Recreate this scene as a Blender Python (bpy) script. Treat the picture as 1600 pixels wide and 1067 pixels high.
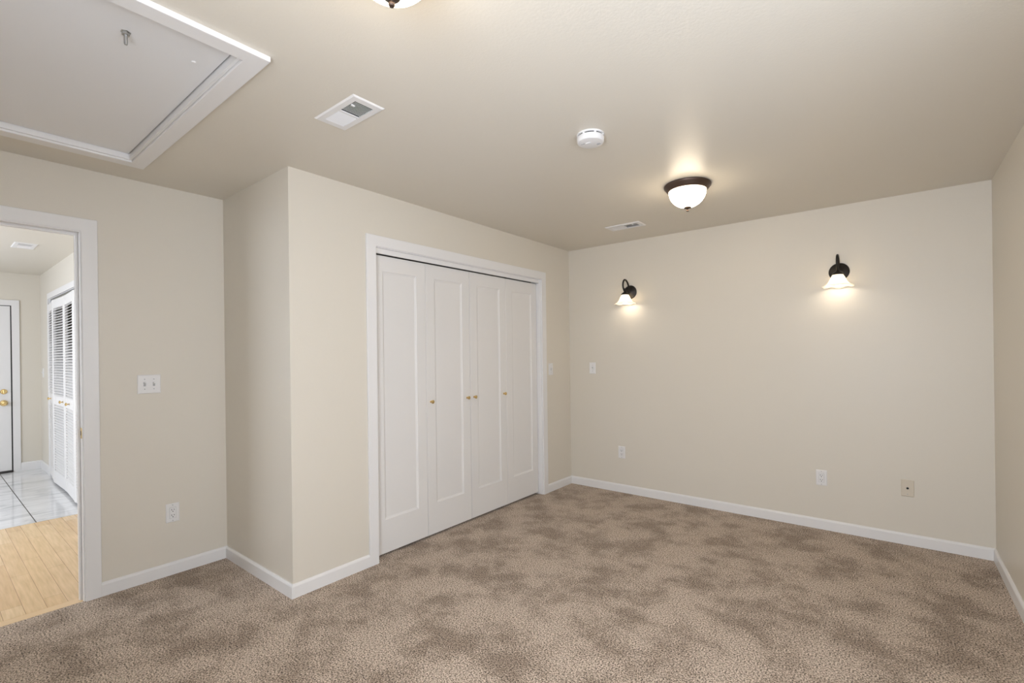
import bpy, bmesh, math, random
from mathutils import Vector, Matrix
random.seed(4)
for o in list(bpy.data.objects): bpy.data.objects.remove(o)
S = bpy.context.scene
COL = S.collection

# ------------------------------------------------------------------ camera
CAM = Vector((2.6785, -4.2596, 1.3591))
YAW, ROLL, FPX = 0.6645, -0.0125, 741.56
cd = bpy.data.cameras.new('camera'); co = bpy.data.objects.new('camera', cd); COL.objects.link(co)
fw = Vector((-math.sin(YAW), math.cos(YAW), 0)); rt = Vector((math.cos(YAW), math.sin(YAW), 0)); up = Vector((0, 0, 1))
r2 = rt*math.cos(ROLL) + up*math.sin(ROLL); u2 = -rt*math.sin(ROLL) + up*math.cos(ROLL)
co.matrix_world = Matrix(((r2.x, u2.x, -fw.x, CAM.x), (r2.y, u2.y, -fw.y, CAM.y), (r2.z, u2.z, -fw.z, CAM.z), (0, 0, 0, 1)))
cd.sensor_width = 36; cd.sensor_fit = 'HORIZONTAL'; cd.lens = FPX/1600*36
cd.shift_x = -13.55/1600; cd.shift_y = 20.23/1600
cd.clip_start = 0.02
S.camera = co

# ------------------------------------------------------------------ exposure, world, daylight
S.view_settings.view_transform = 'Standard'; S.view_settings.look = 'None'
S.view_settings.gamma = 1; S.view_settings.use_curve_mapping = False
S.view_settings.exposure = 0.07
w = bpy.data.worlds.new('sky'); S.world = w; w.use_nodes = True
w.node_tree.nodes['Background'].inputs[0].default_value = (0.80, 0.88, 1.0, 1)
w.node_tree.nodes['Background'].inputs[1].default_value = 1.0
DAY = (0.80, 0.872, 1.0)
WARM = (1.0, 0.80, 0.56)
LAMP_GLOW = 33.0
SCONCE_W = 3.2
def daylight(name, loc, direction, sx, sy, watts, color=DAY):
    l = bpy.data.lights.new(name, 'AREA'); l.shape = 'RECTANGLE'; l.size = sx; l.size_y = sy; l.energy = watts; l.color = color
    o = bpy.data.objects.new(name, l); COL.objects.link(o); o.location = loc
    o.rotation_euler = Vector(direction).to_track_quat('-Z', 'Y').to_euler()
    return o
daylight('daylight_side_window', (3.40, -3.55, 1.45), (-1, 0, 0), 1.6, 1.35, 36)
daylight('daylight_rear_window', (2.5, -4.95, 1.45), (0, 1, 0), 0.95, 1.35, 76)
daylight('ceiling_fill_rear_window', (2.5, -4.95, 1.0), (0, 0.75, 0.66), 0.95, 0.6, 12)  # added lamp outside the window, aimed up to brighten the ceiling
daylight('daylight_hall_window', (-3.2, -6.2, 1.45), (0, 1, 0), 2.6, 1.35, 108)

# ------------------------------------------------------------------ dimensions (metres)
H, W, L, R = 2.44, 3.189, 2.952, 0.916
TH = 0.115
Y_REAR = -4.76
HX, HY, HY2 = -5.85, -3.27, -6.0     # hall: far wall, closet wall, window wall
D0, D1 = -4.452, -3.682              # doorway
C0, C1 = -2.383, -0.517              # closet opening
HEAD = 2.082

# ------------------------------------------------------------------ materials
def mat(name, col, rough=0.5, metal=0.0, spec=0.5, bump=None, emit=None, coat=0.0):
    m = bpy.data.materials.new(name); m.use_nodes = True
    nt = m.node_tree; b = nt.nodes['Principled BSDF']
    b.inputs['Base Color'].default_value = (*col, 1); b.inputs['Roughness'].default_value = rough
    b.inputs['Metallic'].default_value = metal; b.inputs['Specular IOR Level'].default_value = spec
    b.inputs['Coat Weight'].default_value = coat
    if emit:
        b.inputs['Emission Color'].default_value = (*emit[0], 1); b.inputs['Emission Strength'].default_value = emit[1]
    if bump:
        tc = nt.nodes.new('ShaderNodeTexCoord'); n = nt.nodes.new('ShaderNodeTexNoise'); bp = nt.nodes.new('ShaderNodeBump')
        n.inputs['Scale'].default_value = bump[0]; n.inputs['Detail'].default_value = 3
        bp.inputs['Strength'].default_value = bump[1]; bp.inputs['Distance'].default_value = 0.004
        nt.links.new(tc.outputs['Object'], n.inputs['Vector']); nt.links.new(n.outputs['Fac'], bp.inputs['Height'])
        nt.links.new(bp.outputs['Normal'], b.inputs['Normal'])
    return m
M = {}
M['wall'] = mat('beige_wall_paint', (0.71, 0.66, 0.57), 0.42, spec=0.35, bump=(130, 0.10))
M['ceil'] = mat('beige_ceiling_paint', (0.71, 0.66, 0.57), 0.38, spec=0.32, bump=(110, 0.14))
M['trim'] = mat('white_trim_paint', (0.80, 0.785, 0.77), 0.33, spec=0.45)
M['door'] = mat('white_door_paint', (0.77, 0.75, 0.725), 0.38, spec=0.4, bump=(60, 0.02))
M['hatch'] = mat('hatch_panel_paint', (0.79, 0.785, 0.78), 0.45, bump=(6, 0.05))
M['plastic'] = mat('white_plastic', (0.80, 0.785, 0.77), 0.28)
M['almond'] = mat('painted_plate', (0.66, 0.59, 0.48), 0.35)
M['dark'] = mat('slot_black', (0.012, 0.011, 0.01), 0.6)
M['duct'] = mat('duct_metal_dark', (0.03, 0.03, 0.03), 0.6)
M['grey'] = mat('grey_plastic', (0.42, 0.42, 0.42), 0.4)
M['bronze'] = mat('oil_rubbed_bronze', (0.085, 0.055, 0.040), 0.40, metal=0.6, spec=0.5)
M['black_bronze'] = mat('dark_bronze', (0.022, 0.018, 0.015), 0.42, metal=0.5, spec=0.5)
M['brass'] = mat('polished_brass', (0.80, 0.60, 0.28), 0.20, metal=1.0)
M['steel'] = mat('zinc_steel', (0.45, 0.45, 0.44), 0.35, metal=1.0)
M['inside'] = mat('closet_inside_shade', (0.30, 0.27, 0.23), 0.7)  # walls coloured dark in place of the shade inside the closets
M['threshold'] = mat('dark_threshold', (0.03, 0.027, 0.025), 0.5)

def glow(name, col, strength, rim, power):
    """lit frosted glass: the lamp's own light, hotter where one looks straight into the bowl"""
    m = bpy.data.materials.new(name); m.use_nodes = True; nt = m.node_tree; b = nt.nodes['Principled BSDF']
    b.inputs['Base Color'].default_value = (0.9, 0.84, 0.72, 1); b.inputs['Roughness'].default_value = 0.25
    b.inputs['Emission Color'].default_value = (*col, 1); 
    tc = nt.nodes.new('ShaderNodeTexCoord'); sx = nt.nodes.new('ShaderNodeSeparateXYZ'); mr = nt.nodes.new('ShaderNodeMapRange')
    mr.inputs[1].default_value = -0.045; mr.inputs[2].default_value = -0.115; mr.inputs[3].default_value = strength*0.10; mr.inputs[4].default_value = strength
    nt.links.new(tc.outputs['Object'], sx.inputs[0]); nt.links.new(sx.outputs['Z'], mr.inputs[0]); nt.links.new(mr.outputs[0], b.inputs['Emission Strength'])
    return m
M['bowl'] = glow('lit_bowl_glass', (1.0, 0.84, 0.62), LAMP_GLOW, 0, 0)
def shade_glass():
    m = bpy.data.materials.new('frosted_shade_glass'); m.use_nodes = True; nt = m.node_tree
    for n in list(nt.nodes): nt.nodes.remove(n)
    out = nt.nodes.new('ShaderNodeOutputMaterial'); t = nt.nodes.new('ShaderNodeBsdfTranslucent'); d = nt.nodes.new('ShaderNodeBsdfDiffuse')
    g = nt.nodes.new('ShaderNodeBsdfGlossy'); a = nt.nodes.new('ShaderNodeMixShader'); c = nt.nodes.new('ShaderNodeMixShader')
    t.inputs[0].default_value = (0.97, 0.91, 0.78, 1); d.inputs[0].default_value = (0.92, 0.88, 0.80, 1)
    g.inputs['Roughness'].default_value = 0.2
    a.inputs[0].default_value = 0.45; c.inputs[0].default_value = 0.04
    nt.links.new(t.outputs[0], a.inputs[1]); nt.links.new(d.outputs[0], a.inputs[2])
    nt.links.new(a.outputs[0], c.inputs[1]); nt.links.new(g.outputs[0], c.inputs[2])
    e = nt.nodes.new('ShaderNodeEmission'); e.inputs[0].default_value = (1.0, 0.90, 0.72, 1); e.inputs[1].default_value = 0.35
    ad = nt.nodes.new('ShaderNodeAddShader'); nt.links.new(c.outputs[0], ad.inputs[0]); nt.links.new(e.outputs[0], ad.inputs[1]); nt.links.new(ad.outputs[0], out.inputs[0])
    return m
M['shade'] = shade_glass()
M['bulb'] = mat('lit_bulb', (1, 1, 1), 0.5, emit=((1.0, 0.88, 0.74), 27.0))

def window_glass():
    m = bpy.data.materials.new('window_glass'); m.use_nodes = True; nt = m.node_tree
    for n in list(nt.nodes): nt.nodes.remove(n)
    out = nt.nodes.new('ShaderNodeOutputMaterial'); t = nt.nodes.new('ShaderNodeBsdfTransparent'); g = nt.nodes.new('ShaderNodeBsdfGlossy')
    a = nt.nodes.new('ShaderNodeMixShader'); a.inputs[0].default_value = 0.06; g.inputs['Roughness'].default_value = 0.02
    nt.links.new(t.outputs[0], a.inputs[1]); nt.links.new(g.outputs[0], a.inputs[2]); nt.links.new(a.outputs[0], out.inputs[0])
    return m
M['glass'] = window_glass()

def ramp(nt, stops):
    r = nt.nodes.new('ShaderNodeValToRGB'); e = r.color_ramp.elements
    e[0].position, e[0].color = stops[0][0], (*stops[0][1], 1); e[1].position, e[1].color = stops[-1][0], (*stops[-1][1], 1)
    for p, c in stops[1:-1]:
        k = e.new(p); k.color = (*c, 1)
    return r
def carpet():
    m = bpy.data.materials.new('brown_carpet_pile'); m.use_nodes = True; nt = m.node_tree; b = nt.nodes['Principled BSDF']; N = nt.nodes.new; K = nt.links.new
    b.inputs['Roughness'].default_value = 0.95; b.inputs['Specular IOR Level'].default_value = 0.1
    b.inputs['Sheen Weight'].default_value = 0.15
    tc = N('ShaderNodeTexCoord')
    # tufts: pale tips, the shadows between them painted in as dark specks
    n1 = N('ShaderNodeTexNoise'); n1.inputs['Scale'].default_value = 145; n1.inputs['Detail'].default_value = 2; n1.inputs['Roughness'].default_value = 0.75
    K(tc.outputs['Object'], n1.inputs['Vector'])
    fine = ramp(nt, [(0.36, (0.055, 0.037, 0.025)), (0.44, (0.24, 0.18, 0.13)), (0.50, (0.52, 0.413, 0.32)), (0.60, (0.78, 0.645, 0.52))])
    K(n1.outputs['Fac'], fine.inputs[0])
    # pile lying in different directions after vacuuming and walking
    n = N('ShaderNodeTexNoise'); n.inputs['Scale'].default_value = 3.6; n.inputs['Detail'].default_value = 9; n.inputs['Roughness'].default_value = 0.68
    n.inputs['Distortion'].default_value = 0.0; K(tc.outputs['Object'], n.inputs['Vector'])
    jm = N('ShaderNodeMath'); jm.operation = 'MULTIPLY_ADD'; jm.inputs[1].default_value = 0.28; K(n1.outputs['Fac'], jm.inputs[0]); K(n.outputs['Fac'], jm.inputs[2])
    lay = ramp(nt, [(0.55, (0.60, 0.565, 0.53)), (0.63, (0.81, 0.79, 0.77)), (0.71, (1.0, 1.0, 1.0))]); K(jm.outputs[0], lay.inputs[0])
    mx = N('ShaderNodeMix'); mx.data_type = 'RGBA'; mx.blend_type = 'MULTIPLY'; mx.inputs[0].default_value = 1
    K(fine.outputs[0], mx.inputs[6]); K(lay.outputs[0], mx.inputs[7]); K(mx.outputs[2], b.inputs['Base Color'])
    bp = N('ShaderNodeBump'); bp.inputs['Strength'].default_value = 0.7; bp.inputs['Distance'].default_value = 0.006
    K(n1.outputs['Fac'], bp.inputs['Height']); K(bp.outputs['Normal'], b.inputs['Normal'])
    return m
M['carpet'] = carpet()
def oak():
    m = bpy.data.materials.new('oak_plank_floor'); m.use_nodes = True; nt = m.node_tree; b = nt.nodes['Principled BSDF']; N = nt.nodes.new; K = nt.links.new
    b.inputs['Roughness'].default_value = 0.22; b.inputs['Specular IOR Level'].default_value = 0.5
    tc = N('ShaderNodeTexCoord')
    br = N('ShaderNodeTexBrick'); br.inputs['Scale'].default_value = 1.0; br.inputs['Brick Width'].default_value = 0.85; br.inputs['Row Height'].default_value = 0.083
    br.inputs['Mortar Size'].default_value = 0.0012; br.inputs['Mortar Smooth'].default_value = 0.2; br.offset = 0.37; br.offset_frequency = 2
    br.inputs['Color1'].default_value = (0.86, 0.635, 0.37, 1); br.inputs['Color2'].default_value = (0.76, 0.52, 0.275, 1); br.inputs['Mortar'].default_value = (0.42, 0.26, 0.13, 1)
    K(tc.outputs['Object'], br.inputs['Vector'])
    mp = N('ShaderNodeMapping'); mp.inputs['Scale'].default_value = (2.0, 30, 1); K(tc.outputs['Object'], mp.inputs[0])
    n = N('ShaderNodeTexNoise'); n.inputs['Scale'].default_value = 2.5; n.inputs['Detail'].default_value = 6; K(mp.outputs[0], n.inputs['Vector'])
    g = ramp(nt, [(0.3, (0.86, 0.83, 0.78)), (0.7, (1.08, 1.08, 1.08))]); K(n.outputs['Fac'], g.inputs[0])
    mx = N('ShaderNodeMix'); mx.data_type = 'RGBA'; mx.blend_type = 'MULTIPLY'; mx.inputs[0].default_value = 1
    K(br.outputs['Color'], mx.inputs[6]); K(g.outputs[0], mx.inputs[7]); K(mx.outputs[2], b.inputs['Base Color'])
    return m
M['oak'] = oak()
M['oak_board'] = mat('oak_border_board', (0.84, 0.60, 0.34), 0.22)
def marble():
    m = bpy.data.materials.new('white_marble_tile'); m.use_nodes = True; nt = m.node_tree; b = nt.nodes['Principled BSDF']; N = nt.nodes.new; K = nt.links.new
    b.inputs['Roughness'].default_value = 0.10; b.inputs['Specular IOR Level'].default_value = 0.55
    tc = N('ShaderNodeTexCoord'); mp = N('ShaderNodeMapping'); mp.inputs['Scale'].default_value = (9, 2.6, 1); mp.inputs['Rotation'].default_value = (0, 0, 0.12)
    K(tc.outputs['Object'], mp.inputs[0])
    n = N('ShaderNodeTexNoise'); n.inputs['Scale'].default_value = 1.0; n.inputs['Detail'].default_value = 7; n.inputs['Distortion'].default_value = 1.2; K(mp.outputs[0], n.inputs['Vector'])
    r = ramp(nt, [(0.34, (0.60, 0.60, 0.61)), (0.46, (0.76, 0.76, 0.76)), (0.60, (0.84, 0.84, 0.84))]); K(n.outputs['Fac'], r.inputs[0])
    K(r.outputs[0], b.inputs['Base Color'])
    return m
M['marble'] = marble()
M['grout'] = mat('dark_grout', (0.10, 0.085, 0.07), 0.8)

# ------------------------------------------------------------------ mesh helpers
def box(bm, lo, hi, bev=0.0, seg=2):
    a, b = Vector(lo), Vector(hi)
    vs = [bm.verts.new((x, y, z)) for x in (a.x, b.x) for y in (a.y, b.y) for z in (a.z, b.z)]
    f = [bm.faces.new([vs[i] for i in q]) for q in ((0, 1, 3, 2), (4, 6, 7, 5), (0, 4, 5, 1), (2, 3, 7, 6), (0, 2, 6, 4), (1, 5, 7, 3))]
    if bev:
        es = list({e for q in f for e in q.edges}); bmesh.ops.bevel(bm, geom=es, offset=bev, segments=seg, profile=0.5, affect='EDGES')
    return vs
def prism(bm, pts, vec, bev=0.0, seg=2):
    v = Vector(vec); a = [bm.verts.new(p) for p in pts]; b = [bm.verts.new(Vector(p) + v) for p in pts]; n = len(pts)
    f = [bm.faces.new(a[::-1]), bm.faces.new(b)] + [bm.faces.new((a[i], a[(i+1) % n], b[(i+1) % n], b[i])) for i in range(n)]
    if bev:
        es = list({e for q in f for e in q.edges}); bmesh.ops.bevel(bm, geom=es, offset=bev, segments=seg, profile=0.5, affect='EDGES')
def lathe(bm, prof, seg=48, mtx=None, wave=None):
    """prof: (r, z) list turned about z; mtx places it; wave(r_index, angle) -> (dr, dz)"""
    rings = []
    for i, (r, z) in enumerate(prof):
        if r < 1e-6: rings.append([bm.verts.new((0, 0, z))]); continue
        ring = []
        for k in range(seg):
            a = 2*math.pi*k/seg; dr, dz = wave(i, a) if wave else (0, 0)
            ring.append(bm.verts.new(((r+dr)*math.cos(a), (r+dr)*math.sin(a), z+dz)))
        rings.append(ring)
    for p, q in zip(rings, rings[1:]):
        for k in range(seg):
            k2 = (k+1) % seg
            if len(p) == 1 and len(q) == 1: continue
            if len(p) == 1: bm.faces.new((p[0], q[k], q[k2]))
            elif len(q) == 1: bm.faces.new((p[k], p[k2], q[0]))
            else: bm.faces.new((p[k], p[k2], q[k2], q[k]))
    if mtx:
        vs = [v for rg in rings for v in rg]; bmesh.ops.transform(bm, matrix=mtx, verts=vs)
def tube(bm, pts, rad, seg=12, sub=6):
    P = [Vector(p) for p in pts]; out = []
    for i in range(len(P)-1):
        p0, p1, p2, p3 = P[max(i-1, 0)], P[i], P[i+1], P[min(i+2, len(P)-1)]
        for s in range(sub):
            t = s/sub; out.append(0.5*((2*p1)+(p2-p0)*t+(2*p0-5*p1+4*p2-p3)*t*t+(3*p1-p0-3*p2+p3)*t**3))
    out.append(P[-1]); rings = []; nrm = None
    for i, p in enumerate(out):
        d = (out[min(i+1, len(out)-1)]-out[max(i-1, 0)]).normalized()
        if nrm is None: nrm = d.orthogonal().normalized()
        nrm = (nrm - d*nrm.dot(d)).normalized(); bn = d.cross(nrm)
        r = rad(i/(len(out)-1)) if callable(rad) else rad
        rings.append([bm.verts.new(p + (nrm*math.cos(2*math.pi*k/seg)+bn*math.sin(2*math.pi*k/seg))*r) for k in range(seg)])
    for a, b in zip(rings, rings[1:]):
        for k in range(seg): bm.faces.new((a[k], a[(k+1) % seg], b[(k+1) % seg], b[k]))
    bm.faces.new(rings[0][::-1]); bm.faces.new(rings[-1])
def obj(name, bm, m, parent=None, smooth=False, loc=(0, 0, 0)):
    bmesh.ops.recalc_face_normals(bm, faces=bm.faces)
    me = bpy.data.meshes.new(name); bm.to_mesh(me); bm.free(); me.materials.append(M[m])
    if smooth:
        for p in me.polygons: p.use_smooth = True
        me.set_sharp_from_angle(angle=math.radians(38))
    o = bpy.data.objects.new(name, me); COL.objects.link(o); o.location = loc
    if parent: o.parent = parent
    return o
def tag(o, label, cat, group=None, kind=None):
    o['label'] = label; o['category'] = cat
    if group: o['group'] = group
    if kind: o['kind'] = kind
    return o
def struct(name, bm, m, label, cat, smooth=False, loc=(0, 0, 0)):
    return tag(obj(name, bm, m, None, smooth, loc), label, cat, kind='structure')
def thing(name, label, cat, loc, group=None, rot=None):
    o = bpy.data.objects.new(name, None); COL.objects.link(o); o.location = loc; o.empty_display_size = 0.05
    if rot: o.rotation_euler = rot
    return tag(o, label, cat, group)
def dup(root, loc, label, rot=None):
    r = root.copy(); COL.objects.link(r); r.location = loc; r['label'] = label
    if rot is not None: r.rotation_euler = rot
    for ch in list(root.children):
        c = ch.copy(); COL.objects.link(c); c.parent = r
        for g in list(ch.children):
            d = g.copy(); COL.objects.link(d); d.parent = c
    return r
BM = bmesh.new
def foot(bm, pts, z0, z1): prism(bm, [(x, y, z0) for x, y in pts], (0, 0, z1-z0))

# ------------------------------------------------------------------ floors and ceilings
b = BM(); foot(b, [(-0.922, Y_REAR-TH), (W+TH, Y_REAR-TH), (W+TH, TH), (-0.922, TH)], -0.10, 0.0)
struct('floor', b, 'carpet', 'brown speckled pile carpet covering the bedroom floor', 'carpet')
b = BM(); foot(b, [(-3.02, HY2), (-1.010, HY2), (-1.010, HY+0.8), (-3.02, HY+0.8)], -0.10, -0.006)
f2 = struct('floor_hall', b, 'oak', 'honey oak plank floor beyond the open doorway', 'floor')
b = BM(); box(b, (-1.009, HY2, -0.10), (-0.923, HY+TH, -0.006), 0.0015); obj('border_board', b, 'oak_board', f2)
b = BM(); foot(b, [(HX-TH, HY2), (-3.02, HY2), (-3.02, HY+0.8), (HX-TH, HY+0.8)], -0.10, -0.009)
f3 = struct('floor_entry', b, 'grout', 'glossy white marble tile floor at the entry door', 'floor')
b = BM()
xs = [-3.026, -3.636, -4.246, -4.856, -5.466, -5.96]; ys = [-3.638+0.61*k for k in range(-4, 2)]
for i in range(len(xs)-1):
    for j in range(len(ys)-1):
        y1 = min(ys[j+1], HY+0.1)
        box(b, (xs[i+1]+0.0003, ys[j]+0.0035, -0.05), (xs[i]-0.0003, y1-0.0035, -0.006))
obj('marble_tiles', b, 'marble', f3)
# ------------------------------------------------------------------ walls
b = BM(); box(b, (-TH, 0, -0.1), (W, TH, H)); struct('wall_back', b, 'wall', 'beige wall carrying the two sconces', 'wall')
def pierced(bm, axis, p, q, a0, a1, holes, z0=-0.1, z1=H):
    """wall slab between planes p..q on axis, running a0..a1, with rectangular holes (u0,u1,zlo,zhi)"""
    us = sorted({a0, a1, *[h[0] for h in holes], *[h[1] for h in holes]}); zs = sorted({z0, z1, *[h[2] for h in holes], *[h[3] for h in holes]})
    zs = [z for z in zs if z0 <= z <= z1]
    cell = {}
    for i in range(len(us)-1):
        for j in range(len(zs)-1):
            uc, zc = (us[i]+us[i+1])/2, (zs[j]+zs[j+1])/2
            cell[i, j] = not any(h[0] < uc < h[1] and h[2] < zc < h[3] for h in holes)
    vc = {}
    def V(d, u, z):
        k = (d, u, z)
        if k not in vc: vc[k] = bm.verts.new({'x': (d, u, z), 'y': (u, d, z), 'z': (u, z, d)}[axis])
        return vc[k]
    for (i, j), s in cell.items():
        if not s: continue
        u0, u1, a, c = us[i], us[i+1], zs[j], zs[j+1]
        for d in (p, q): bm.faces.new((V(d, u0, a), V(d, u1, a), V(d, u1, c), V(d, u0, c)))
        for (di, dj, e) in ((-1, 0, ((u0, a), (u0, c))), (1, 0, ((u1, a), (u1, c))), (0, -1, ((u0, a), (u1, a))), (0, 1, ((u0, c), (u1, c)))):
            if not cell.get((i+di, j+dj), False):
                (ua, za), (ub, zb) = e; bm.faces.new((V(p, ua, za), V(p, ub, zb), V(q, ub, zb), V(q, ua, za)))
    return vc
HAT = (-0.54, 0.862, -4.205, -3.53)
VENTS = ((0.788, -3.062), (0.898, -0.520), (-3.73, -3.617))
vh = [(x-0.125, x+0.125, y-0.053, y+0.053) for x, y in VENTS]
x0 = -R-TH-0.005
b = BM(); pierced(b, 'z', H, H+0.12, x0, W+TH, [HAT, vh[0], vh[1]], Y_REAR-TH, TH)
struct('ceiling', b, 'ceil', 'beige painted ceiling with light orange peel texture', 'ceiling')
b = BM(); pierced(b, 'z', H, H+0.12, HX-TH, x0, [vh[2]], HY2-TH, HY+0.8); struct('ceiling_hall', b, 'ceil', 'beige hall ceiling seen through the doorway', 'ceiling')
b = BM(); vc = pierced(b, 'x', 0, -TH, -L, 0, [(C0-0.018, C1+0.018, -0.2, HEAD+0.018)])
for (d, u, z), v in vc.items():
    if d == -TH and u == -L: v.co.y = -L+TH      # mitred into the recess wall
struct('wall_closet', b, 'wall', 'beige wall around the white closet doors', 'wall')
b = BM(); foot(b, [(-R, -L), (0, -L), (-TH, -L+TH), (-R, -L+TH)], -0.1, H)
struct('wall_recess', b, 'wall', 'narrow beige return wall where the closet steps out', 'wall')
b = BM(); pierced(b, 'x', -R, -R-TH, HY2, -L+TH, [(D0-0.018, D1+0.018, -0.2, HEAD+0.018)])
struct('wall_left', b, 'wall', 'beige wall with the open doorway to the hall', 'wall')
WIN1 = (-4.40, -2.70, 0.78, 2.12); WIN2 = (1.98, 3.02, 0.78, 2.12); WIN3 = (-4.5, -1.9, 0.78, 2.12)
b = BM(); pierced(b, 'x', W, W+TH, Y_REAR-TH, TH, [WIN1]); struct('wall_right', b, 'wall', 'beige wall at the end of the sconce wall, running back past the camera', 'wall')
b = BM(); pierced(b, 'y', Y_REAR, Y_REAR-TH, -R-TH, W, [WIN2]); struct('wall_rear', b, 'wall', 'beige wall behind the camera with a window', 'wall')
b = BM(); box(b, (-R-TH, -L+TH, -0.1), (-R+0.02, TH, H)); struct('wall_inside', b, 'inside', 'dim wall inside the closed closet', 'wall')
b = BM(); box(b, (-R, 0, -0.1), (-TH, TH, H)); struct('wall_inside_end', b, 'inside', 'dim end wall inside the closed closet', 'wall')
b = BM(); box(b, (HX-TH, HY2-TH, -0.1), (HX, HY+0.8, H)); struct('wall_hall_far', b, 'wall', 'beige hall wall holding the white entry door', 'wall')
HB0, HB1 = -5.17, -2.77
b = BM(); pierced(b, 'y', HY, HY+TH, HX, -R-TH, [(HB0-0.018, HB1+0.018, -0.2, 2.098)]); struct('wall_hall_side', b, 'wall', 'beige hall wall around the louvered closet doors', 'wall')
b = BM(); pierced(b, 'y', HY2, HY2-TH, HX, -R-TH, [WIN3]); struct('wall_hall_window', b, 'wall', 'beige hall wall with a window, out of sight', 'wall')
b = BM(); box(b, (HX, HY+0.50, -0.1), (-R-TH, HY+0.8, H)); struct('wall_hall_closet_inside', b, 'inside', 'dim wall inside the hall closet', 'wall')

# ------------------------------------------------------------------ windows (behind the camera and in the hall)
def window(name, axis, p, q, hole, label):
    a0, a1, z0, z1 = hole; b = BM(); m = (p+q)/2; t = 0.028; fwid = 0.055
    def bx(u0, u1, a, c, d=t):
        lo, hi = (m-d, u0, a), (m+d, u1, c)
        if axis == 'y': lo, hi = (u0, m-d, a), (u1, m+d, c)
        box(b, lo, hi, 0.003)
    bx(a0, a0+fwid, z0, z1); bx(a1-fwid, a1, z0, z1); bx(a0+fwid, a1-fwid, z0, z0+fwid); bx(a0+fwid, a1-fwid, z1-fwid, z1)
    c = (a0+a1)/2; bx(c-0.025, c+0.025, z0+fwid, z1-fwid)
    o = struct(name, b, 'trim', label, 'window')
    for u0, u1 in ((a0+fwid, c-0.025), (c+0.025, a1-fwid)):
        g = BM()
        if axis == 'x': box(g, (m-0.003, u0, z0+fwid), (m+0.003, u1, z1-fwid))
        else: box(g, (u0, m-0.003, z0+fwid), (u1, m+0.003, z1-fwid))
        obj('pane', g, 'glass', o)
window('window_1', 'x', W, W+TH, WIN1, 'white two-pane window beside the camera')
window('window_2', 'y', Y_REAR-TH, Y_REAR, WIN2, 'white two-pane window in the wall behind the camera')
window('window_3', 'y', HY2-TH, HY2, WIN3, 'white two-pane window lighting the hall')

# ------------------------------------------------------------------ baseboards
def base_run(bm, p0, p1, n, m0=0, m1=0, h=0.078, t=0.0135):
    p0, p1, n = Vector((*p0, 0)), Vector((*p1, 0)), Vector((*n, 0)); d = (p1-p0).normalized()
    prof = [(0, -0.02), (t, -0.02), (t, h-0.013), (t*0.75, h-0.006), (t*0.35, h), (0, h)]
    A = [bm.verts.new(p0+n*k+d*(m0*k)+Vector((0, 0, z))) for k, z in prof]; B = [bm.verts.new(p1+n*k+d*(m1*k)+Vector((0, 0, z))) for k, z in prof]
    N = len(prof); bm.faces.new(A[::-1]); bm.faces.new(B)
    for i in range(N): bm.faces.new((A[i], A[(i+1) % N], B[(i+1) % N], B[i]))
def base(name, label, *runs, **k):
    b = BM()
    for r in runs: base_run(b, *r, **k)
    struct(name, b, 'trim', label, 'baseboard')
CW = 0.068
base('baseboard_back', 'long white baseboard under the sconces', ((0, 0), (W, 0), (0, -1), 1, -1))
base('baseboard_right', 'white baseboard meeting the sconce wall at the far corner', ((W, 0), (W, Y_REAR), (-1, 0), 1, -1))
base('baseboard_closet_corner', 'short white baseboard between closet casing and sconce wall', ((0, C1+CW), (0, 0), (1, 0), 0, -1))
base('baseboard_closet', 'short white baseboard between closet casing and projecting corner', ((0, -L), (0, C0-CW), (1, 0), -1, 0))
base('baseboard_recess', 'white baseboard on the narrow return wall', ((-R, -L), (0, -L), (0, -1), 1, 1))
base('baseboard_left', 'white baseboard between doorway casing and return wall', ((-R, D1+CW+0.005), (-R, -L), (1, 0), 0, -1))
base('baseboard_left_end', 'white baseboard past the doorway, out of sight', ((-R, Y_REAR), (-R, D0-CW-0.005), (1, 0), 1, 0))
base('baseboard_rear', 'white baseboard behind the camera', ((W, Y_REAR), (-R, Y_REAR), (0, 1), 1, -1))
base('baseboard_hall_far', 'white baseboard beside the entry door', ((HX, -3.462), (HX, HY), (1, 0), 0, -1), h=0.095)
base('baseboard_hall_side', 'short white baseboard beside the louvered closet', ((HX, HY), (HB0-0.070, HY), (0, -1), 1, 0), h=0.095)

# ------------------------------------------------------------------ casings and jambs
def casing_poly(u0, u1, zt, wd):
    return [(u0-wd, -0.02), (u0-wd, zt+wd), (u1+wd, zt+wd), (u1+wd, -0.02), (u1, -0.02), (u1, zt), (u0, zt), (u0, -0.02)]
RV = 0.006
# closet
b = BM(); prism(b, [(0, u, z) for u, z in casing_poly(C0-RV, C1+RV, HEAD+RV, CW)], (0.015, 0, 0), 0.003)
t1 = struct('trim_1', b, 'trim', 'white painted casing framing the four closet doors', 'trim')
b = BM(); prism(b, [(0, u, z) for u, z in [(C0-0.018, -0.02), (C0-0.018, HEAD+0.018), (C1+0.018, HEAD+0.018), (C1+0.018, -0.02), (C1, -0.02), (C1, HEAD), (C0, HEAD), (C0, -0.02)]], (-TH, 0, 0), 0.0015)
obj('jamb', b, 'trim', t1)
b = BM(); box(b, (-0.036, C0, 2.048), (-0.020, C1, HEAD+0.004), 0.0015); obj('track_fascia', b, 'trim', t1)
b = BM(); box(b, (-0.090, C0, 2.062), (-0.045, C1, HEAD+0.004)); obj('track', b, 'duct', t1)
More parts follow.
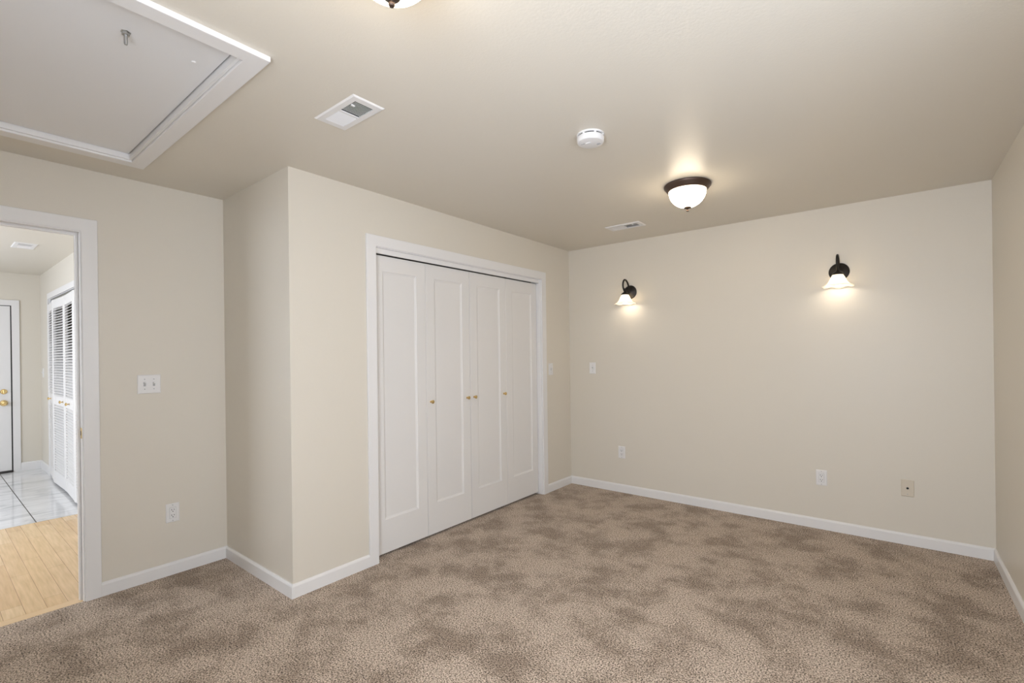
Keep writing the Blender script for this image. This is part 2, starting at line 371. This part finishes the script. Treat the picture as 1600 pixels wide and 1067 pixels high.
# doorway
b = BM(); prism(b, [(-R, u, z) for u, z in casing_poly(D0-RV, D1+RV, HEAD+RV, CW)], (0.015, 0, 0), 0.003)
t2 = struct('trim_2', b, 'trim', 'white painted casing of the open doorway to the hall', 'trim')
b = BM(); prism(b, [(-R-TH, u, z) for u, z in casing_poly(D0-RV, D1+RV, HEAD+RV, CW)], (-0.015, 0, 0), 0.003); obj('hall_side_casing', b, 'trim', t2)
b = BM(); prism(b, [(-R+0.0, u, z) for u, z in [(D0-0.018, -0.02), (D0-0.018, HEAD+0.018), (D1+0.018, HEAD+0.018), (D1+0.018, -0.02), (D1, -0.02), (D1, HEAD), (D0, HEAD), (D0, -0.02)]], (-TH, 0, 0), 0.0015)
obj('jamb', b, 'trim', t2)
b = BM(); s = 0.011; prism(b, [(-R-0.048, u, z) for u, z in [(D0, -0.01), (D0, HEAD), (D1, HEAD), (D1, -0.01), (D1-s, -0.01), (D1-s, HEAD-s), (D0+s, HEAD-s), (D0+s, -0.01)]], (-0.034, 0, 0), 0.002)
obj('door_stop', b, 'trim', t2)
b = BM(); box(b, (-R-0.040, D1-0.0022, 0.915), (-R-0.004, D1+0.001, 0.975), 0.0008); sp = obj('strike_plate', b, 'brass', t2)
b = BM(); box(b, (-R-0.028, D1-0.0026, 0.933), (-R-0.014, D1+0.0, 0.957)); obj('latch_hole', b, 'dark', sp)
# entry door
E1 = -3.528; E0 = E1-0.90
b = BM(); prism(b, [(HX, u, z) for u, z in casing_poly(E0-RV, E1+RV, 2.04, 0.066)], (0.016, 0, 0), 0.003)
t3 = struct('trim_3', b, 'trim', 'white casing around the entry door at the hall end', 'trim')
b = BM(); box(b, (HX, E0, -0.012), (HX+0.03, E1, 0.016), 0.003); obj('threshold', b, 'threshold', t3)
b = BM(); box(b, (HX+0.0002, E0+0.0, 0.0), (HX+0.0012, E1+RV, 2.042)); obj('door_gap_shade', b, 'dark', t3)  # dark sheet standing in for the shaded gap round the door
b = BM(); box(b, (HX+0.0014, E0+0.004, 0.018), (HX+0.010, E1-0.006, 2.030), 0.002)
d5 = struct('door_5', b, 'trim', 'plain white entry door with brass locks at the hall end', 'door')
RX = Matrix.Rotation(math.pi/2, 4, 'Y')
def knob(name, parent, loc, mtx, s=1.0, m='brass'):
    b = BM(); prof = [(0, 0), (0.0085*s, 0), (0.0085*s, 0.002*s), (0.0045*s, 0.004*s), (0.0042*s, 0.010*s), (0.009*s, 0.0135*s), (0.0130*s, 0.018*s), (0.0140*s, 0.022*s), (0.0125*s, 0.026*s), (0.007*s, 0.0285*s), (0, 0.029*s)]
    lathe(b, prof, 28, Matrix.Translation(loc) @ mtx); return obj(name, b, m, parent, True)
def turned(name, parent, loc, mtx, prof, m='brass', seg=32):
    b = BM(); lathe(b, prof, seg, Matrix.Translation(loc) @ mtx); return obj(name, b, m, parent, True)
fx = HX+0.010
db = turned('deadbolt', d5, (fx, E1-0.068, 0.985), RX, [(0, 0), (0.031, 0), (0.031, 0.006), (0.026, 0.011), (0, 0.012)])
b = BM(); box(b, (fx+0.011, E1-0.068-0.006, 0.965), (fx+0.032, E1-0.068+0.006, 1.005), 0.003); obj('thumb_turn', b, 'brass', db)
hk = turned('rosette', d5, (fx, E1-0.068, 0.845), RX, [(0, 0), (0.036, 0), (0.036, 0.005), (0.030, 0.011), (0.013, 0.013), (0.012, 0.03), (0, 0.03)])
turned('door_knob', hk, (fx, E1-0.068, 0.845), RX, [(0.011, 0.028), (0.020, 0.034), (0.027, 0.045), (0.028, 0.054), (0.022, 0.064), (0, 0.067)])
# hall closet casing
b = BM(); prism(b, [(u, HY, z) for u, z in casing_poly(HB0-RV, HB1+RV, 2.086, 0.064)], (0, -0.015, 0), 0.003)
t4 = struct('trim_4', b, 'trim', 'white casing around the louvered hall closet', 'trim')
b = BM(); prism(b, [(u, HY, z) for u, z in [(HB0-0.018, -0.02), (HB0-0.018, 2.098), (HB1+0.018, 2.098), (HB1+0.018, -0.02), (HB1, -0.02), (HB1, 2.080), (HB0, 2.080), (HB0, -0.02)]], (0, TH, 0), 0.0015); obj('jamb', b, 'trim', t4)
b = BM(); box(b, (HB0, HY+0.01, 2.055), (HB1, HY+0.04, 2.081)); obj('track', b, 'steel', t4)

# ------------------------------------------------------------------ closet doors
def panel_door(name, y0, y1, knobs, label):
    z0, z1, xf, th = 0.018, 2.043, -0.050, 0.034; st, tr, br = 0.085, 0.106, 0.226; bv, dp = 0.015, 0.009
    b = BM()
    def rect(x, a, c, lo, hi): return [b.verts.new((x, a, lo)), b.verts.new((x, c, lo)), b.verts.new((x, c, hi)), b.verts.new((x, a, hi))]
    e = 0.0012
    k0 = rect(xf-th, y0, y1, z0, z1); k1 = rect(xf-e, y0, y1, z0, z1); k2 = rect(xf, y0+e, y1-e, z0+e, z1-e)
    k3 = rect(xf, y0+st, y1-st, z0+br, z1-tr); k4 = rect(xf-0.003, y0+st+0.0015, y1-st-0.0015, z0+br+0.0015, z1-tr-0.0015); k5 = rect(xf-dp, y0+st+bv, y1-st-bv, z0+br+bv, z1-tr-bv)
    b.faces.new(k0)
    for p, q in ((k0, k1), (k1, k2), (k2, k3), (k3, k4), (k4, k5)):
        for i in range(4): b.faces.new((p[i], p[(i+1) % 4], q[(i+1) % 4], q[i]))
    o = struct(name, b, 'door', label, 'door')
    b = BM(); box(b, (xf-th+0.004, y0+st+bv-0.004, z0+br+bv-0.004), (xf-dp+0.0001, y1-st-bv+0.004, z1-tr-bv+0.004)); obj('panel', b, 'door', o)
    for ky in knobs: knob('knob', o, (xf, ky, 1.013), RX)
    return o
wd = (C1-C0-0.006)/4; g = 0.0012
ed = [C0+0.003+wd*i for i in range(5)]
panel_door('door_1', ed[0]+g, ed[1]-g, (), 'white panel closet door nearest the doorway, without a knob')
panel_door('door_2', ed[1]+g, ed[2]-g-0.001, (ed[1]+0.040, ed[2]-0.040), 'white panel closet door with two brass knobs, next to the knobless door by the doorway')
panel_door('door_3', ed[2]+g+0.001, ed[3]-g, (ed[2]+0.042, ed[3]-0.042), 'white panel closet door with two brass knobs, second from the sconce wall')
panel_door('door_4', ed[3]+g, ed[4]-g, (), 'white panel closet door nearest the sconce wall, without a knob')

# ------------------------------------------------------------------ louvered hall closet doors (partly folded)
def louver_door(name, p, q, knob_at, label):
    P, Q = Vector((*p, 0)), Vector((*q, 0)); d = Q-P; wdt = d.length-0.006; ang = math.atan2(d.y, d.x)
    o = tag(bpy.data.objects.new(name, None), label, 'door', kind='structure'); COL.objects.link(o); o.location = (P.x+d.x*0.003/d.length, P.y, 0.022); o.rotation_euler = (0, 0, ang)
    h, st, t = 1.995, 0.045, 0.028; rails = ((0, 0.125), (0.855, 0.955), (h-0.095, h))
    b = BM()
    box(b, (0, 0, 0), (st, t, h), 0.003); box(b, (wdt-st, 0, 0), (wdt, t, h), 0.003)
    for a, c in rails: box(b, (st, 0.003, a), (wdt-st, t-0.003, c), 0.002)
    obj('frame', b, 'door', o)
    for lo, hi in ((rails[0][1], rails[1][0]), (rails[1][1], rails[2][0])):
        b = BM(); n = int((hi-lo)/0.0275); stp = (hi-lo)/n
        for k in range(n):
            z = lo+stp*(k+0.5); c, s = 0.0135, 0.0085
            prism(b, [(st-0.002, t/2-c, z-s-0.0025), (st-0.002, t/2-c, z-s+0.0025), (st-0.002, t/2+c, z+s+0.0025), (st-0.002, t/2+c, z+s-0.0025)], (wdt-2*st+0.004, 0, 0))
        obj('louvers', b, 'door', o)
    if knob_at is not None: knob('knob', o, (wdt*knob_at, 0, 0.905), Matrix.Rotation(math.pi/2, 4, 'X'), 1.1)
louver_door('door_6', (-5.165, -3.286), (-4.570, -3.330), 0.55, 'white louvered leaf hinged beside the entry door')
louver_door('door_7', (-4.568, -3.330), (-3.978, -3.320), 0.86, 'white louvered leaf second from the entry door')
louver_door('door_8', (-3.970, -3.320), (-3.378, -3.343), 0.50, 'white louvered leaf third from the entry door')
louver_door('door_9', (-3.376, -3.343), (-2.780, -3.288), None, 'white louvered leaf partly hidden by the doorway casing')

# ------------------------------------------------------------------ attic hatch
hx0, hx1, hy0, hy1 = HAT
at = thing('attic_hatch', 'white framed attic hatch in the beige ceiling', 'attic hatch', (0.16, -3.87, H))
o0 = Vector((0.16, -3.87, H))
def frame_ring(bm, ox0, ox1, oy0, oy1, ix0, ix1, iy0, iy1, z0, z1):
    def q(x0, x1, y0, y1, z): return [bm.verts.new((x, y, z)) for x, y in ((x0, y0), (x1, y0), (x1, y1), (x0, y1))]
    A, B, C_, D = q(ox0, ox1, oy0, oy1, z1), q(ox0, ox1, oy0, oy1, z0), q(ix0, ix1, iy0, iy1, z0), q(ix0, ix1, iy0, iy1, z1)
    f = []
    for P, Q in ((A, B), (B, C_), (C_, D), (D, A)):
        for i in range(4): f.append(bm.faces.new((P[i], P[(i+1) % 4], Q[(i+1) % 4], Q[i])))
    return f
b = BM(); m_ = 0.068
frame_ring(b, hx0-m_-0.008, hx1+m_, hy0-m_, hy1+m_, hx0, hx1, hy0, hy1, H-0.020, H+0.0)
bmesh.ops.bevel(b, geom=list(b.edges), offset=0.0025, segments=2, profile=0.5, affect='EDGES')
bmesh.ops.translate(b, verts=b.verts, vec=-o0); obj('frame', b, 'trim', at)
b = BM(); frame_ring(b, hx0+0.001, hx1-0.001, hy0+0.001, hy1-0.001, hx0+0.013, hx1-0.013, hy0+0.013, hy1-0.013, H-0.010, H+0.10); bmesh.ops.translate(b, verts=b.verts, vec=-o0); obj('reveal', b, 'trim', at)
b = BM(); box(b, (hx0+0.017, hy0+0.017, H+0.016), (hx1-0.017, hy1-0.017, H+0.032), 0.002); bmesh.ops.translate(b, verts=b.verts, vec=-o0); pn = obj('panel', b, 'hatch', at)
b = BM(); lathe(b, [(0, -0.042), (0.0045, -0.042), (0.0055, -0.038), (0.0055, -0.006), (0.006, -0.005)], 16); lathe(b, [(0.0115, -0.010), (0.0115, -0.002), (0.015, -0.001), (0.015, 0.0)], 6)
lathe(b, [(0, -0.010), (0.0115, -0.010)], 6)
obj('bolt', b, 'steel', pn, True, loc=(0.665-o0.x, -3.815-o0.y, H+0.016-o0.z))
b = BM(); lathe(b, [(0, -0.004), (0.005, -0.0035), (0.008, 0)], 16); obj('screw_cap', b, 'trim', pn, True, loc=(0.655-o0.x, -3.615-o0.y, H+0.016-o0.z))
b = BM(); box(b, (hx0-0.01, hy0-0.01, H+0.101), (hx1+0.01, hy1+0.01, H+0.13)); bmesh.ops.translate(b, verts=b.verts, vec=-o0); obj('backing_board', b, 'duct', at)

# ------------------------------------------------------------------ ceiling vents
def make_vent():
    t = thing('ceiling_vent', 'white ceiling vent beside the attic hatch, half of its grille dark', 'vent', (*VENTS[0], H), 'ceiling vents')
    X, Y, gx, gy = 0.155, 0.0765, 0.118, 0.046
    b = BM(); frame_ring(b, -X+0.006, X-0.006, -Y+0.006, Y-0.006, -gx, gx, -gy, gy, -0.006, -0.0003)
    frame_ring(b, -X, X, -Y, Y, -X+0.0061, X-0.0061, -Y+0.0061, Y-0.0061, -0.0015, 0.0)
    for v in b.verts:
        if abs(abs(v.co.x)-(X-0.0061)) < 1e-6 and v.co.z < -0.001: v.co.z = -0.0059
    box(b, (-0.0045, -gy, -0.006), (0.0045, gy, -0.001))
    obj('frame', b, 'plastic', t)
    for s in (-1, 1):
        b = BM(); n = 10
        for k in range(n):
            x = s*(0.010+(gx-0.011)*(k+0.5)/n); dx = 0.0058
            prism(b, [(x+s*dx, -gy, -0.0058), (x+s*dx+0.0010, -gy, -0.0050), (x-s*dx+0.0010, -gy, 0.0052), (x-s*dx, -gy, 0.0044)], (0, 2*gy, 0))
        obj('louvers', b, 'plastic', t)
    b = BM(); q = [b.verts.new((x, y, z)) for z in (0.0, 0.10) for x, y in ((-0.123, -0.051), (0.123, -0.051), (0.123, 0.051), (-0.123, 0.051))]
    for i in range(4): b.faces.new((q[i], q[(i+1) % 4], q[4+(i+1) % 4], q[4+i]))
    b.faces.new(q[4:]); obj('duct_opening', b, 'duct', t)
    b = BM(); box(b, (0.080, -gy+0.004, -0.011), (0.089, -gy+0.020, -0.004), 0.001); obj('lever', b, 'plastic', t)
    for sx_ in (-1, 1):
        b = BM(); lathe(b, [(0, -0.0062), (0.003, -0.006), (0.004, -0.004)], 12); obj('screw', b, 'plastic', t, True, loc=(sx_*0.140, 0, 0))
    return t
v1 = make_vent()
v2 = dup(v1, (*VENTS[1], H), 'white ceiling vent between the glowing ceiling lamp and the closet wall')
for c in v2.children:
    if c.name.startswith('duct_opening'):      # its damper is shut: pale metal right behind the louvers
        c.data = c.data.copy(); c.data.materials[0] = M['grey']; c.scale = (1, 1, 0.08); c.location.z = 0.002
dup(v1, (*VENTS[2], H), 'small white vent in the hall ceiling beyond the doorway')

# ------------------------------------------------------------------ smoke detector
sd = thing('smoke_detector', 'round white smoke detector on the ceiling between vents and lamp', 'smoke detector', (1.513, -2.190, H))
b = BM(); lathe(b, [(0, 0), (0.068, 0), (0.068, -0.006), (0.062, -0.008)], 64); obj('base', b, 'plastic', sd, True)
b = BM(); lathe(b, [(0.060, -0.007), (0.060, -0.022)], 64); obj('sensor_slot', b, 'dark', sd, True)
for k in range(7):
    b = BM(); vs = box(b, (0.056, -0.005, -0.021), (0.0660, 0.005, -0.006)); bmesh.ops.rotate(b, verts=vs, cent=(0, 0, 0), matrix=Matrix.Rotation(2*math.pi*k/7+0.2, 3, 'Z'))
    obj('rib', b, 'plastic', sd)
b = BM(); lathe(b, [(0.056, -0.0135), (0.0665, -0.0140), (0.0675, -0.017), (0.066, -0.034), (0.062, -0.040), (0.054, -0.0425), (0, -0.0435)], 64); obj('cover', b, 'plastic', sd, True)
b = BM(); box(b, (-0.012, -0.009, -0.0465), (0.012, 0.009, -0.0425), 0.003); obj('test_button', b, 'plastic', sd, loc=(-0.004, -0.012, 0))
b = BM()
for k in range(4): box(b, (-0.010, -0.006+k*0.0035, -0.0445), (0.010, -0.0045+k*0.0035, -0.0425))
obj('horn_grille', b, 'grey', sd, loc=(0.030, 0.026, 0))
b = BM(); box(b, (-0.010, -0.003, -0.0442), (0.010, 0.003, -0.0425), 0.001); obj('indicator', b, 'grey', sd, loc=(-0.032, -0.020, 0))

# ------------------------------------------------------------------ flush ceiling lamps
def make_lamp():
    t = thing('ceiling_light', 'glowing bowl ceiling light with a bronze rim, in view between smoke detector and sconces', 'ceiling light', (1.645, -1.172, H), 'flush ceiling lights')
    b = BM(); lathe(b, [(0.0, 0), (0.142, 0), (0.145, -0.005), (0.143, -0.014), (0.136, -0.020), (0.133, -0.028), (0.126, -0.036), (0.119, -0.040), (0.113, -0.038), (0.113, -0.030)], 72); obj('rim', b, 'bronze', t, True)
    b = BM(); prof = [(0.117, -0.034)]
    for k in range(15):
        a = k/14*math.pi/2; prof.append((0.116*math.cos(a)**0.95 if k < 14 else 0, -0.038-0.106*math.sin(a)**1.05))
    lathe(b, prof, 72); obj('glass_bowl', b, 'bowl', t, True)
    b = BM(); lathe(b, [(0, -0.140), (0.021, -0.142), (0.0235, -0.146), (0.020, -0.150), (0.010, -0.153), (0.006, -0.155), (0.005, -0.158), (0.0078, -0.161), (0.0090, -0.166), (0.007, -0.170), (0, -0.172)], 32); obj('finial', b, 'bronze', t, True)
    return t
lp = make_lamp()
dup(lp, (1.660, -3.486, H), 'bowl ceiling light cut off by the top edge of the photo, above the camera')

# ------------------------------------------------------------------ wall sconces
def make_sconce():
    t = thing('wall_sconce', 'bronze wall sconce with lit bell shade, nearer the closet', 'wall lamp', (0.695, 0, 1.945), 'bell shade wall sconces')
    RY = Matrix.Rotation(math.pi/2, 4, 'X')           # local z -> -y (out of the wall)
    b = BM(); lathe(b, [(0, 0), (0.065, 0), (0.066, 0.004), (0.063, 0.010), (0.050, 0.015), (0.032, 0.018), (0.020, 0.024), (0.012, 0.026), (0, 0.026)], 48, RY); obj('backplate', b, 'black_bronze', t, True)
    b = BM(); tube(b, [(0, -0.018, 0.0), (0, -0.030, 0.035), (0, -0.054, 0.075), (0, -0.092, 0.103), (0, -0.132, 0.103), (0, -0.156, 0.074), (0, -0.157, 0.036), (0, -0.138, 0.008), (0, -0.116, -0.010)], 0.0082, 14, 8); obj('arm', b, 'black_bronze', t, True)
    ax = 0.116
    b = BM(); lathe(b, [(0, 0.028), (0.005, 0.026), (0.007, 0.020), (0.005, 0.013), (0.008, 0.004), (0.011, -0.004), (0.016, -0.010), (0.024, -0.015), (0.034, -0.024), (0.038, -0.031), (0.0375, -0.036), (0.030, -0.036), (0.012, -0.034), (0, -0.034)], 32, Matrix.Translation((0, -ax, 0))); obj('shade_holder', b, 'black_bronze', t, True)
    b = BM()
    prof = [(0.029, -0.030), (0.033, -0.038), (0.041, -0.052), (0.048, -0.067), (0.055, -0.082), (0.064, -0.096), (0.076, -0.108), (0.090, -0.116), (0.099, -0.120)]
    def wave(i, a):
        k = max(0, (i-3)/5)**2; c = -math.cos(6*a); return (0.002*k*c, -0.0045*k*c)
    lathe(b, prof, 96, Matrix.Translation((0, -ax, 0)), wave)
    sh = obj('shade', b, 'shade', t, True)
    md = sh.modifiers.new('thickness', 'SOLIDIFY'); md.thickness = 0.0022; md.offset = 0
    b = BM(); lathe(b, [(0, -0.034), (0.012, -0.036), (0.013, -0.060), (0.021, -0.078), (0.0245, -0.094), (0.021, -0.110), (0.012, -0.119), (0, -0.122)], 24, Matrix.Translation((0, -ax, 0))); obj('bulb', b, 'bulb', t, True)
    return t
sc = make_sconce()
dup(sc, (2.371, 0, 1.945), 'bronze wall sconce with lit bell shade, farther from the closet')

# ------------------------------------------------------------------ switches, outlets, cover plates
# local frame: plate in the xz plane, facing -y; rotated to face the room
FACE = {'back': (0, 0, 0), 'left': (0, 0, math.pi/2)}
def plate(t, wd, h, m='plastic'):
    b = BM(); A = [(-wd/2, 0, -h/2), (wd/2, 0, -h/2), (wd/2, 0, h/2), (-wd/2, 0, h/2)]; e = 0.004
    p = [b.verts.new(v) for v in A]; q = [b.verts.new((x, -0.003, z)) for x, y, z in A]; r = [b.verts.new((x-math.copysign(e, x), -0.0058, z-math.copysign(e, z))) for x, y, z in A]
    b.faces.new(p); b.faces.new(r)
    for P, Q in ((p, q), (q, r)):
        for i in range(4): b.faces.new((P[i], P[(i+1) % 4], Q[(i+1) % 4], Q[i]))
    return obj('cover_plate', b, m, t)
def screw(t, x, z, m='grey', r=0.0030):
    RYm = Matrix.Rotation(math.pi/2, 4, 'X'); b = BM(); lathe(b, [(r+0.0004, 0.0052), (r, 0.0064), (0, 0.0068)], 14, Matrix.Translation((x, 0, z)) @ RYm); obj('screw', b, m, t, True)
def toggle(t, x, up_=True):
    b = BM(); box(b, (x-0.0055, -0.0064, -0.0125), (x+0.0055, -0.0050, 0.0125), 0.0005); s = obj('toggle_slot', b, 'grey', t)
    b = BM(); s_ = 1 if up_ else -1
    prism(b, [(x-0.0042, -0.005, -0.004*s_), (x-0.0042, -0.019, 0.006*s_), (x-0.0042, -0.018, 0.0115*s_), (x-0.0042, -0.005, 0.0085*s_)], (0.0084, 0, 0), 0.0008); obj('toggle', b, 'plastic', s)
def switch(name, gangs, loc, face, label, ups, group=None):
    t = thing(name, label, 'light switch', loc, group, FACE[face]); plate(t, 0.070+0.046*(gangs-1), 0.115)
    for k in range(gangs):
        x = (k-(gangs-1)/2)*0.046; toggle(t, x, ups[k]); screw(t, x, 0.030); screw(t, x, -0.030)
    return t
switch('light_switch', 2, (-R, -3.374, 1.206), 'left', 'white double light switch on the wall beside the doorway', (True, True))
switch('light_switch', 1, (0, -0.360, 1.210), 'left', 'white single light switch between closet casing and wall corner', (True,))
switch('light_switch', 1, (0.271, 0, 1.211), 'back', 'white single light switch on the sconce wall near the corner', (False,))
switch('light_switch', 1, (-5.668, HY, 1.205), 'back', 'white light switch in the hall beside the louvered closet', (True,))
def outlet(loc, face, label):
    t = thing('wall_outlet', label, 'outlet', loc, 'duplex wall outlets', FACE[face]); plate(t, 0.072, 0.117)
    b = BM(); box(b, (-0.0178, -0.0060, -0.0345), (0.0178, -0.0052, 0.0345)); obj('insert_gap', b, 'grey', t)
    b = BM(); box(b, (-0.0165, -0.0080, -0.0333), (0.0165, -0.004, 0.0333), 0.001); rc = obj('receptacle', b, 'plastic', t)
    for s in (0.0175, -0.0165):
        b = BM(); box(b, (-0.0078, -0.0084, s-0.002), (-0.0050, -0.0075, s+0.0075)); box(b, (0.0050, -0.0084, s-0.001), (0.0078, -0.0075, s+0.0065))
        lathe(b, [(0, 0.0084), (0.0030, 0.0084), (0.0030, 0.0075)], 14, Matrix.Translation((0, 0, s-0.0085)) @ Matrix.Rotation(math.pi/2, 4, 'X')); obj('socket_slots', b, 'dark', rc)
    screw(t, 0, 0.0485); screw(t, 0, -0.0485)
    return t
outlet((-R, -3.262, 0.387), 'left', 'white wall outlet below the double switch near the doorway')
outlet((0.585, 0, 0.390), 'back', 'white wall outlet below the sconce nearer the closet')
outlet((2.243, 0, 0.391), 'back', 'white wall outlet below the sconce farther from the closet')
t = thing('cable_plate', 'beige cable cover plate with one dark hole, beside the outlet near the corner', 'wall plate', (2.752, 0, 0.394), rot=FACE['back'])
pl = plate(t, 0.071, 0.116, 'almond'); screw(t, 0, 0.042, 'almond'); screw(t, 0, -0.042, 'grey')
b = BM(); lathe(b, [(0.0072, 0.0050), (0.0072, 0.0078), (0.0052, 0.0080), (0.0052, 0.0062), (0, 0.0062)], 20, Matrix.Rotation(math.pi/2, 4, 'X')); obj('cable_jack', b, 'dark', t, True)
